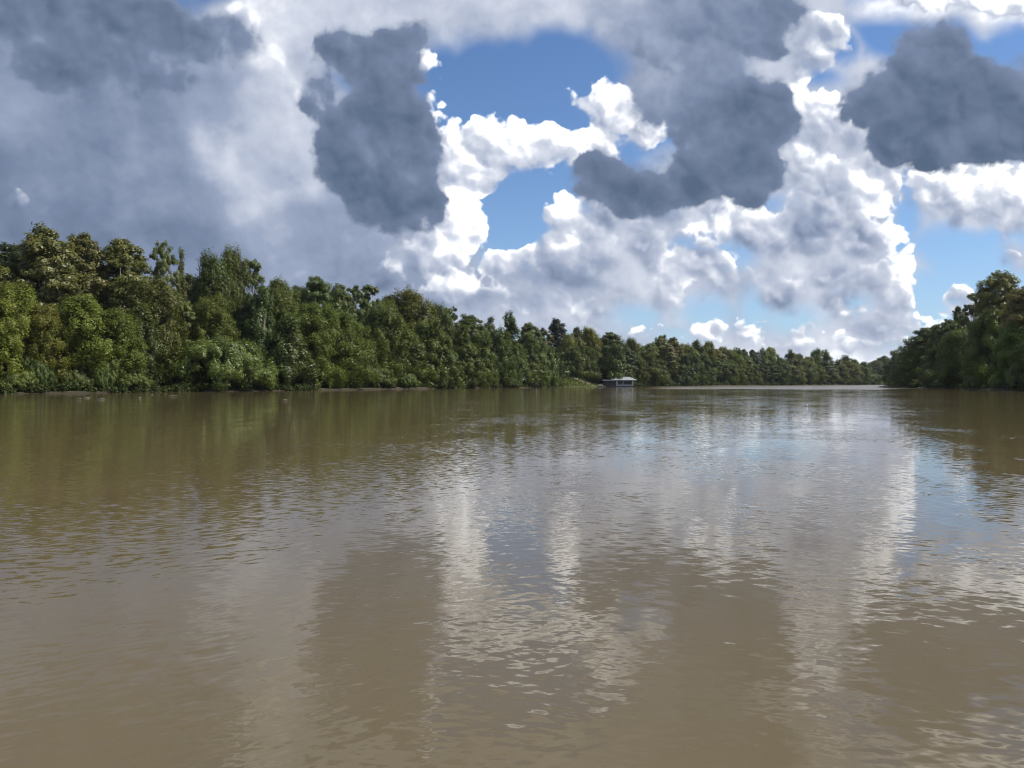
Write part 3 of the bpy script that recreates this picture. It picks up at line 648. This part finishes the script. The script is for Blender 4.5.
LEFT = [  # column, top row, width, metres back, kind, tint, label
 (-22,246,58,34,'broad',BRN,'brownish sycamore at the left edge of the photo, behind the bright willow'),
 (10,243,60,44,'dark',DEEP,'dark rounded tree at the far left beside the tallest sycamore'),
 (46,226,66,34,'gold',N_,'tallest golden olive sycamore with pale trunk, left end of the left bank'),
 (84,233,50,36,'gold',(.95,.9,.9),'golden topped sycamore just right of the tallest one'),
 (122,239,60,34,'broad',OLIVE,'wide olive sycamore with loose speckled crown, third of the tall left group'),
 (163,239,30,30,'open',N_,'slender spire topped tree standing alone against dark cloud on the left bank'),
 (181,251,18,40,'cone',OLIVE,'thin spindly tree close behind the slender spire topped tree'),
 (192,274,40,42,'dark',N_,'low dark tree in the dip right of the slender spire topped tree'),
 (212,256,44,26,'willow',DEEP,'tall fuzzy dark green tree left of the twin tops near the vine mound'),
 (233,251,34,30,'willow',(.8,.8,.9),'highest soft topped tree above the big vine covered mound'),
 (254,258,36,28,'open',(.8,.9,.9),'ragged tree with a side bough reaching right, above the vine tower'),
 (278,279,44,30,'willow',(.8,.85,.8),'medium dark tree just right of the ragged tree with side bough'),
 (300,284,36,44,'dark',N_,'dark crown seen in the dip left of the green sycamore'),
 (318,276,40,32,'broad',(.85,1,.9),'green sycamore with lumpy top, middle of the left bank skyline'),
 (338,283,32,36,'broad',(.9,.95,.8),'smaller sycamore touching the right side of the lumpy green sycamore'),
 (356,284,34,34,'open',(.8,.9,.85),'spiky topped tree, left one of a pair in mid bank'),
 (371,284,32,36,'open',(.75,.85,.85),'spiky topped tree, right one of a pair in mid bank'),
 (392,294,36,38,'dark',(1.2,1.1,1),'low rounded crown between the spiky pair and the brown green tree'),
 (413,290,48,28,'willow',(.95,.8,.75),'broad brown green tree with soft top, last tall one before the bank steps down'),
 (438,304,30,32,'willow',(.7,.75,.75),'narrow dark tree on the right shoulder of the brown green tree'),
 (450,306,26,34,'open',(.95,1,.9),'small lacy crowned tree with sky showing through it'),
 (470,314,36,34,'broad',(.85,.95,.85),'rounded tree in the low part of the skyline left of the pointed one'),
 (490,318,28,30,'cone',(.9,.9,.9),'small pointed tree just left of the tallest pointed tree'),
 (510,312,28,26,'cone',(.8,.85,.85),'tallest pointed tree near the end of the near left bank'),
 (529,322,28,40,'broad',(.8,.85,.8),'greyish green tree behind the end of the near left bank'),
 (543,327,24,70,'open',(1,.8,.8),'thin brownish tree left of the black holed oak'),
 (557,318,24,90,'gold',(.16,.22,.45),'very dark oak with holes of sky in its crown, standing above the rest'),
 (577,326,14,110,'dark',(.7,.7,.8),'small dark crown right of the very dark holed oak'),
 # front row
 (-45,290,70,6,'willow',N_,'willow just outside the left edge of the view'),
 (8,287,58,8,'willow',LIME,'bright willow cut by the left edge of the photo'),
 (42,306,44,6,'willow',OLIVE,'olive willow between the two bright willows at far left'),
 (84,296,62,7,'willow',LIME,'largest bright green willow of the left bank, below the golden sycamores'),
 (118,312,46,6,'willow',(1.05,1.1,.9),'green willow leaning on the right of the largest bright willow'),
 (158,281,46,16,'willow',(.85,.8,.75),'fuzzy dull olive tree below the slender spire topped tree'),
 (142,300,34,12,'vine',(.85,.85,.8),'dull green tree left under the fuzzy olive tree'),
 (186,300,34,16,'open',(1.3,1.35,1.4),'pale leaved thin tree above the left side of the vine mound'),
 (212,297,44,12,'willow',(1.05,1.0,.8),'round topped olive willow rising out of the vine mound'),
 (216,327,104,7,'mound',(1.1,1.1,.85),'huge vine covered mound hanging over the water on the left bank'),
 (262,286,34,14,'vine',(.75,.85,.85),'tall vine draped tower right of the vine mound'),
 (245,300,26,20,'dark',N_,'black shaded tree in the gap behind the vine mound'),
 (288,312,46,8,'vine',N_,'vine hung tree with pale leaf curtain right of the vine tower'),
 (312,306,48,10,'willow',(.9,1,.8),'rounded willow under the lumpy green sycamore'),
 (340,312,50,6,'willow',(.85,.95,.85),'wide willow with deep shade under it, mid left bank'),
 (362,322,30,5,'vine',(1,1.05,.9),'narrow vine column beside the wide shaded willow'),
 (384,303,50,9,'willow',N_,'tall green willow below the low rounded crown in mid bank'),
 (404,322,36,5,'vine',(1.1,1.1,.9),'slanting vine draped willow with light right side'),
 (428,318,40,8,'vine',(.95,1,.85),'leafy column under the narrow dark tree'),
 (444,334,28,5,'vine',(1.15,1.15,.9),'bright vine curtain reaching the water left of the lacy tree'),
 (462,326,32,8,'cone',(1,1,.9),'pointed leafy tree below the lacy crowned tree'),
 (480,330,32,5,'vine',(1,1.05,.9),'light green vine tree under the small pointed tree'),
 (498,328,30,8,'vine',(.85,.95,.85),'darker vine tree below the tallest pointed tree'),
 (514,338,28,5,'vine',(1.1,1.15,.9),'bright low vine tree near the end of the near bank'),
 (530,334,28,7,'cone',N_,'fresh green cone shaped tree third from the end of the near bank'),
 (541,341,20,4,'vine',(1.05,1.1,.9),'fresh green tree second from the end of the near bank'),
 (550,347,13,3,'vine',(1.1,1.2,.9),'last fresh green tree at the end of the near bank beside the grassy rise'),
 # shrubs along the water
 (16,366,40,3,'mound',LIME,'bright shrub at the water under the leftmost willow'),
 (36,352,34,4,'mound',(.9,.95,.8),'dull round shrub second from the left along the water'),
 (76,368,34,3,'mound',(.9,.9,.8),'grey green shrub below the largest bright willow'),
 (104,352,30,3,'mound',(1.1,1.15,1),'leafy shrub at the foot of the leaning green willow'),
 (132,368,34,2.5,'mound',LIME,'lime green shrub hanging over the water left of the vine mound'),
 (248,366,30,3,'mound',(1,1.1,1),'shrub with pale leaves at the right foot of the vine mound'),
 (330,374,24,2.5,'mound',(.9,1,.9),'small shrub in deep shade below the wide willow'),
 (378,366,34,2.5,'mound',(1.1,1.1,.9),'yellow green shrub at the water under the tall green willow'),
 (404,370,30,2,'mound',(1.2,1.25,1),'light shrub leaning over the water right of the tall green willow'),
 (436,376,22,2,'mound',(1.1,1.15,.9),'low shrub left of the bright vine curtain'),
 (468,374,20,2,'mound',(1.2,1.2,.9),'low yellowish shrub under the pointed leafy tree'),
 (508,376,22,2,'mound',(1.1,1.1,.9),'low shrub by the mud edge below the tallest pointed tree'),
 (553,378,9,1.5,'mound',(1.2,1.3,.9),'small fresh shrub where the near bank meets the grassy rise'),
]
for q in LEFT:
    c, t, w, b, k, ti, lab = q
    tree(c, t, w, b, k, lab, ti, cat='shrub' if k == 'mound' else 'tree', group='shrubs along the near left bank' if k == 'mound' else 'trees of the near left bank')
RIGHT = [
 (1000,270,46,26,'broad',(1.0,.85,.7),'tallest brown green sycamore on the right bank'),
 (1030,284,52,20,'gold',(.9,.8,.8),'rusty golden tree at the right edge of the photo'),
 (1085,280,80,24,'broad',BRN,'big tree just outside the right edge of the view'),
 (1140,285,80,20,'dark',N_,'dark tree well outside the right edge of the view'),
 (976,291,32,34,'open',(.6,.62,.65),'dark knobbly tree with gaps left of the tallest right bank sycamore'),
 (960,306,24,40,'dark',(.9,.9,.9),'dark low tree on the left shoulder of the knobbly tree'),
 (948,319,34,24,'broad',(.7,.8,.8),'rounded tree in the middle of the right headland skyline'),
 (928,326,34,22,'dark',(1.1,1.1,1),'second rounded tree of the right headland skyline, lower and darker'),
 (911,338,30,16,'vine',(.7,.8,.8),'dark sloping tree near the tip of the right headland'),
 (897,349,24,8,'vine',(.8,.8,.75),'outermost tree at the tip of the right headland'),
 (986,312,40,10,'willow',(.8,.85,.75),'soft green willow below the tallest right bank sycamore'),
 (1016,320,36,8,'willow',(.8,.9,.75),'leafy willow below the rusty golden tree'),
 (958,330,34,8,'willow',(.75,.8,.7),'dim willow in front of the middle of the right headland'),
 (938,340,30,7,'vine',(.8,.8,.7),'olive vine hung tree over shaded water on the right headland'),
 (918,350,28,6,'willow',(.75,.75,.7),'small dim willow near the right headland tip'),
 (902,360,20,4,'vine',(.8,.8,.7),'lowest leafy tree at the water on the right headland tip'),
 (1050,330,60,8,'willow',N_,'willow outside the right edge of the view'),
 (976,368,22,3.5,'mound',(1.1,1.05,.8),'tent shaped vine covered shrub on the right bank'),
 (1000,370,18,3,'mound',(1.1,1.2,.9),'small tent shaped shrub right of the larger vine tent'),
 (1020,360,26,2.5,'mound',(1,1.1,.9),'shrub at the water by the right edge of the photo'),
 (946,376,26,3,'mound',(.8,.8,.7),'dark low shrub under the middle of the right headland'),
 (922,378,20,3,'mound',(.9,.9,.7),'low shrub near the tip of the right headland'),
]
for q in RIGHT:
    c, t, w, b, k, ti, lab = q
    tree(c, t, w, b, k, lab, ti, 'R', cat='shrub' if k == 'mound' else 'tree', group='shrubs along the right bank' if k == 'mound' else 'trees of the right bank')
# the wood behind the clearing and along the far bank: skyline row, then a lower row at the water
def skyline(col): return float(np.interp(col, [560,590,612,632,650,668,680,700,720,745,770,800,830,850,872,890,915], [334,331,333,337,338,334,341,343,346,347,350,351,353,356,358,359,360]))
CLR = {'willow': 'soft green', 'vine': 'leafy mid green', 'cone': 'pointed green', 'dark': 'dark green', 'broad': 'olive green', 'gold': 'yellowish green', 'open': 'loose crowned'}
far = []
c = 568.
while c < 912:
    far.append((c, 'sky')); c += rnd.uniform(9, 15) if c < 700 else rnd.uniform(6, 12)
c = 572.
while c < 912:
    far.append((c, 'front')); c += rnd.uniform(10, 13) if c < 700 else rnd.uniform(7, 10)
cnt = dict(sky=0, front=0)
def ordinal(n):
    if n <= 20: return ORD[n-1]
    if n % 10 == 0: return {30: 'thirtieth', 40: 'fortieth', 50: 'fiftieth'}[n]
    return {2: 'twenty', 3: 'thirty', 4: 'forty', 5: 'fifty'}[n//10] + ' ' + ORD[n % 10-1]
for c, row in far:
    cnt[row] += 1; n = cnt[row]
    if row == 'sky':
        k = rnd.choice(['dark', 'broad', 'willow', 'vine', 'willow', 'gold', 'dark', 'cone']); top = skyline(c) + rnd.choice([-3, -1, 0, 1, 1.5, 2, 3, 5]); w = rnd.uniform(18, 30) if c < 700 else rnd.uniform(12, 22); b = rnd.uniform(26, 40) if c > 610 else rnd.uniform(40, 55)
        lab = f'{CLR[k]} tree on the far bank skyline, {ordinal(n)} from the grassy rise'
    else:
        k = rnd.choice(['vine', 'willow', 'dark', 'vine', 'willow', 'broad']); s = HY-skyline(c); top = HY - s*rnd.uniform(.50, .82); w = rnd.uniform(18, 27) if c < 700 else rnd.uniform(14, 21); b = rnd.uniform(5, 10) if c > 612 else rnd.uniform(26, 34)
        lab = f'lower {CLR[k]} tree in the far bank front row, {ordinal(n)} from the rise'
    v = rnd.uniform(.7, 1.1); ti = rnd.choice([(v,v,v), (v*1.15,v,v*.8), (v*.8,v*.9,v), (v*1.1,v*1.15,v*.85)])
    tree(c, top, w, b, k, lab, ti, group='skyline trees of the far bank' if row == 'sky' else 'front row trees of the far bank')


# ------------------------------------------------------------------ the houseboat and the small things
MAT['roof'] = plain('pale sheet metal', (.34,.35,.36), .45, .2, 2., .2)
MAT['white'] = plain('weathered white paint', (.55,.55,.54), .6, .1, 4.)
MAT['screen'] = plain('dark screen', (.035,.035,.042), .7, .3, 3.)
MAT['hullm'] = plain('dark hull', (.05,.045,.045), .7, .3, 2.)
MAT['deck'] = plain('grey deck boards', (.20,.18,.16), .8, .3, 5.)
MAT['alu'] = plain('dull aluminium', (.55,.56,.56), .4, .12, 3., .4)
def glass_mat():
    m, T = material('dark window glass'); finish(T, principled(T, Base_Color=(.02,.025,.03), Roughness=.08)); return m
MAT['glass'] = glass_mat()
def boxmesh(name, mat, *boxes):
    b = MB()
    for q in boxes: b.box(*q)
    return b.mesh(name, mat)
def build_houseboat():
    Y = 456.; k = Y/F_PX                      # metres in one photo pixel at this distance
    x0 = col_ray(603.2)*Y
    X = lambda c: (c-603.2)*k                 # local metres from the left end
    r = link('houseboat', None, loc=(x0, Y, 0), scale=(1, 1, 1.13), label='low houseboat with pale metal roof and dark screened sides moored at the far bank', category='houseboat')
    def P(name, mesh, parent=r, **kw): return link(name, mesh, parent, **kw)
    L = X(636.4)
    P('hull', boxmesh('hull', MAT['hullm'], (.4, L-.8, .3, 6.7, -.25, .35), (.9, L-1.3, .0, 7.0, -.22, .12)))
    P('deck', boxmesh('deck', MAT['deck'], (.2, L-.5, -.1, 7.1, .352, .50)))
    # screened porch, left half, under its own low roof
    px1 = X(616.2)
    P('porch_wall', boxmesh('porch_wall', MAT['screen'], (.7, px1-.2, .9, 1.0, .502, 3.05), (.7, .82, 1.003, 6.2, .502, 3.05), (.823, px1-.2, 6.1, 6.2, .502, 3.05)))
    for c in (603.9, 607.9, 611.9): P('post', boxmesh('post', MAT['hullm'], (X(c)-.07, X(c)+.07, .3, .44, .502, 3.1)))
    P('porch_rail', boxmesh('porch_rail', MAT['deck'], (X(604.2), px1-.3, .28, .34, 1.35, 1.43), (X(604.2), px1-.3, .28, .34, .9, .96)))
    b = MB(); b.add([(-.15,-.4,3.12),(px1,-.4,3.12),(px1,6.8,3.5),(-.15,6.8,3.5),(-.15,-.4,3.32),(px1,-.4,3.32),(px1,6.8,3.7),(-.15,6.8,3.7)], [(0,3,2,1),(4,5,6,7),(0,1,5,4),(1,2,6,5),(2,3,7,6),(3,0,4,7)])
    P('porch_roof', b.mesh('porch_roof', MAT['roof']))
    P('cooling_unit', boxmesh('cooling_unit', MAT['white'], (X(611.6), X(612.9), .6, 1.3, 3.42, 4.35)))
    # cabin, right half
    cx0, cx1 = X(616.4), X(633.2); y0, y1 = .6, 6.4
    P('cabin_wall', boxmesh('cabin_wall', MAT['screen'], (cx0+.1, cx1-.1, y0+.1, y1-.1, .502, 3.25)))
    P('corner_trim', boxmesh('corner_trim', MAT['white'], (cx0, cx0+.75, y0, y0+.12, 1.03, 3.2)))
    P('corner_trim', boxmesh('corner_trim', MAT['white'], (cx1-.6, cx1, y0, y0+.12, 1.03, 3.2)))
    P('base_board', boxmesh('base_board', MAT['white'], (cx0, cx1, y0-.02, y0+.1, .51, 1.026)))
    P('base_board', boxmesh('base_board', MAT['white'], (cx1-.1, cx1+.02, y0+.1, y1, .51, 1.026)))
    for c in (620.4, 625.8, 629.4):
        w = P('window', boxmesh('window', MAT['glass'], (X(c)-.55, X(c)+.55, y0+.03, y0+.095, 1.5, 2.6)))
        P('lintel', boxmesh('lintel', MAT['deck'], (X(c)-.64, X(c)+.64, y0+.0, y0+.09, 2.602, 2.69)), w)
        P('sill', boxmesh('sill', MAT['deck'], (X(c)-.64, X(c)+.64, y0-.04, y0+.09, 1.41, 1.498)), w)
    d = P('door', boxmesh('door', MAT['deck'], (X(622.4), X(622.4)+.95, y0+.02, y0+.092, 1.03, 2.95)))
    P('handle', boxmesh('handle', MAT['alu'], (X(622.4)+.80, X(622.4)+.86, y0-.03, y0+.018, 1.95, 2.05)), d)
    # hipped roof of pale sheet metal
    a0, a1, b0, b1, ze, zt = X(613.2), X(637.2), -.5, 7.5, 3.25, 5.0
    r0, r1, ym = X(611.5)+2.6, X(630.8), 3.4
    b = MB(); b.add([(a0,b0,ze),(a1,b0,ze),(a1,b1,ze),(a0,b1,ze),(a0,b0,ze+.16),(a1,b0,ze+.16),(a1,b1,ze+.16),(a0,b1,ze+.16),(r0,ym,zt),(r1,ym,zt)],
              [(0,3,2,1),(0,1,5,4),(1,2,6,5),(2,3,7,6),(3,0,4,7),(4,5,9,8),(6,7,8,9),(5,6,9),(7,4,8)])
    rf = P('roof', b.mesh('roof', MAT['roof']))
    b = MB(); b.tube([(r0, ym, zt+.03), (r1, ym, zt+.03)], [.10, .10], 6); P('ridge_cap', b.mesh('ridge_cap', MAT['white']), rf)
    b = MB(); x = X(624.6); b.tube([(x, 2.2, 4.3), (x, 2.2, 7.7)], [.09, .05], 6)
    for z, h in ((6.9, .5), (7.3, .35)): b.tube([(x-h, 2.2, z), (x+h, 2.2, z)], [.025, .025], 5)
    P('antenna', b.mesh('antenna', MAT['alu']))
    # gangway from the bank
    g = link('gangway', None, loc=(col_ray(598.4)*437, 437, 0), rot=(0, 0, R(25)), label='short pale gangway between the grassy bank and the houseboat', category='gangway')
    link('walkway', boxmesh('walkway', MAT['alu'], (0, 3.0, 0, 1.3, .62, .76)), g)
    link('rail', boxmesh('rail', MAT['white'], (.1, 2.9, .02, .07, 1.25, 1.32), (.1, .16, .02, .07, .762, 1.248), (1.45, 1.51, .02, .07, .762, 1.248), (2.84, 2.9, .02, .07, .762, 1.248)), g)
    for x in (.5, 2.5): link('float', boxmesh('float', MAT['hullm'], (x-.35, x+.35, .1, 1.2, -.2, .61)), g)
build_houseboat()
def build_boat():
    """small flat boat drawn up on top of the rise"""
    X0, Y0 = col_ray(574.3)*423, 423.; z = float(ground_z([X0], [Y0])[0])
    r = link('jon_boat', None, loc=(X0, Y0, z+.55), rot=(math.pi, 0, R(8)), label='small pale boat lying upside down on the grassy rise', category='boat')
    n = 9; vs = []; L, W, D = 3.6, .75, .5
    for i in range(n):
        t = i/(n-1); x = -L/2+L*t; w = W*(1-.35*max(0, t-.55)**2*4); zb = .30*max(0, t-.7)/.3
        vs += [(x, -w, D), (x, -w*.8, zb), (x, w*.8, zb), (x, w, D), (x, w-.06, D), (x, w*.8-.06, zb+.05), (x, -w*.8+.06, zb+.05), (x, -w+.06, D)]
    fs = [(i*8+j, (i+1)*8+j, (i+1)*8+(j+1) % 8, i*8+(j+1) % 8) for i in range(n-1) for j in range(8)]
    fs += [(0,1,6,7), (1,2,5,6), (2,3,4,5)]; q = (n-1)*8; fs += [tuple(q+i for i in f)[::-1] for f in ((0,1,6,7), (1,2,5,6), (2,3,4,5))]
    b = MB(); b.add(vs, fs); link('hull', b.mesh('hull', MAT['alu']), r)
    for x in (-1.0, .5): link('bench', boxmesh('bench', MAT['alu'], (x-.14, x+.14, -.60, .60, .34, .38)), r)
build_boat()
def build_drift():
    spec = [(87,398.0,1.5,20,'forked pale driftwood stick floating nearest the left edge, by the big willow'),
            (79,399.6,1.2,-10,'thin driftwood stick just in front of the forked stick at far left'),
            (101,399.5,1.8,8,'longer driftwood stick floating right of the forked stick'),
            (140,398.2,.8,50,'small upright driftwood stub on the open water left of the vine mound'),
            (152,395.2,1.6,-25,'driftwood stick close to the bank left of the vine mound'),
            (173,396.2,2.6,5,'longest driftwood log floating below the vine mound'),
            (285,400.4,1.1,12,'lone driftwood stick in mid water below the vine tower')]
    for i, (c, row, L, a, lab) in enumerate(spec):
        Y = CAM_H*F_PX/(row-HY); X = col_ray(c)*Y; b = MB(); rg = random.Random(i)
        L *= .55; pts = [(-L/2+L*t, rg.uniform(-.06, .06), .03+.05*math.sin(t*3)+(.10*t if i % 2 else 0)) for t in (0,.25,.5,.75,1)]
        b.tube(pts, [.02,.04,.05,.035,.015], 7); b.tube([pts[2], (pts[2][0]+.1, .1, .09), (pts[2][0]+.18, .18, .12)], [.03,.02,.008], 6)
        o = link('driftwood', b.mesh('driftwood', MAT['drift'], True), loc=(X, Y, .0), rot=(0, 0, R(a)), label=lab, category='driftwood', group='driftwood floating off the left bank')
build_drift()
def build_gull():
    Y = CAM_H*F_PX/(406.0-HY); X = col_ray(806.5)*Y
    r = link('water_bird', None, loc=(X, Y, 0), rot=(0, 0, R(35)), scale=(.8,.8,.8), label='small white water bird resting on the open river', category='bird')
    rings = [(-.24,.085,.012),(-.17,.08,.04),(-.08,.07,.075),(.02,.065,.09),(.10,.075,.08),(.15,.11,.055),(.165,.155,.038),(.175,.19,.040),(.195,.215,.042),(.222,.218,.034),(.245,.21,.018)]
    b = MB(); b.tube([(x, 0, z) for x, z, _ in rings], [q for _, _, q in rings], 12)
    link('body', b.mesh('body', MAT['white'], True), r)
    b = MB(); b.tube([(.240,0,.210), (.275,0,.205), (.295,0,.198)], [.012,.008,.003], 6); link('beak', b.mesh('beak', plain('beak', (.45,.28,.05), .5, .1)), r)
    for s in (-1, 1):
        b = MB(); b.tube([(.07, s*.068, .10), (-.08, s*.085, .115), (-.22, s*.05, .10), (-.33, s*.02, .105)], [.02,.035,.022,.004], 7); link('wing', b.mesh('wing', plain('grey wing', (.45,.46,.48), .6, .1), True), r)
build_gull()

def build_haze():
    b = MB(); b.box(-2600, 2600, -900, 2600, -4, 75)
    m, T = material('haze'); v = T.node('ShaderNodeVolumePrincipled', {'Color': (.80, .87, .95, 1), 'Density': HAZE, 'Anisotropy': .2})
    T.l.new(v.outputs[0], T.node('ShaderNodeOutputMaterial').inputs['Volume'])
    link('haze', b.mesh('haze', m), kind='stuff', label='thin humid air that pales the far bank')
HAZE = .00004
if HAZE: build_haze()
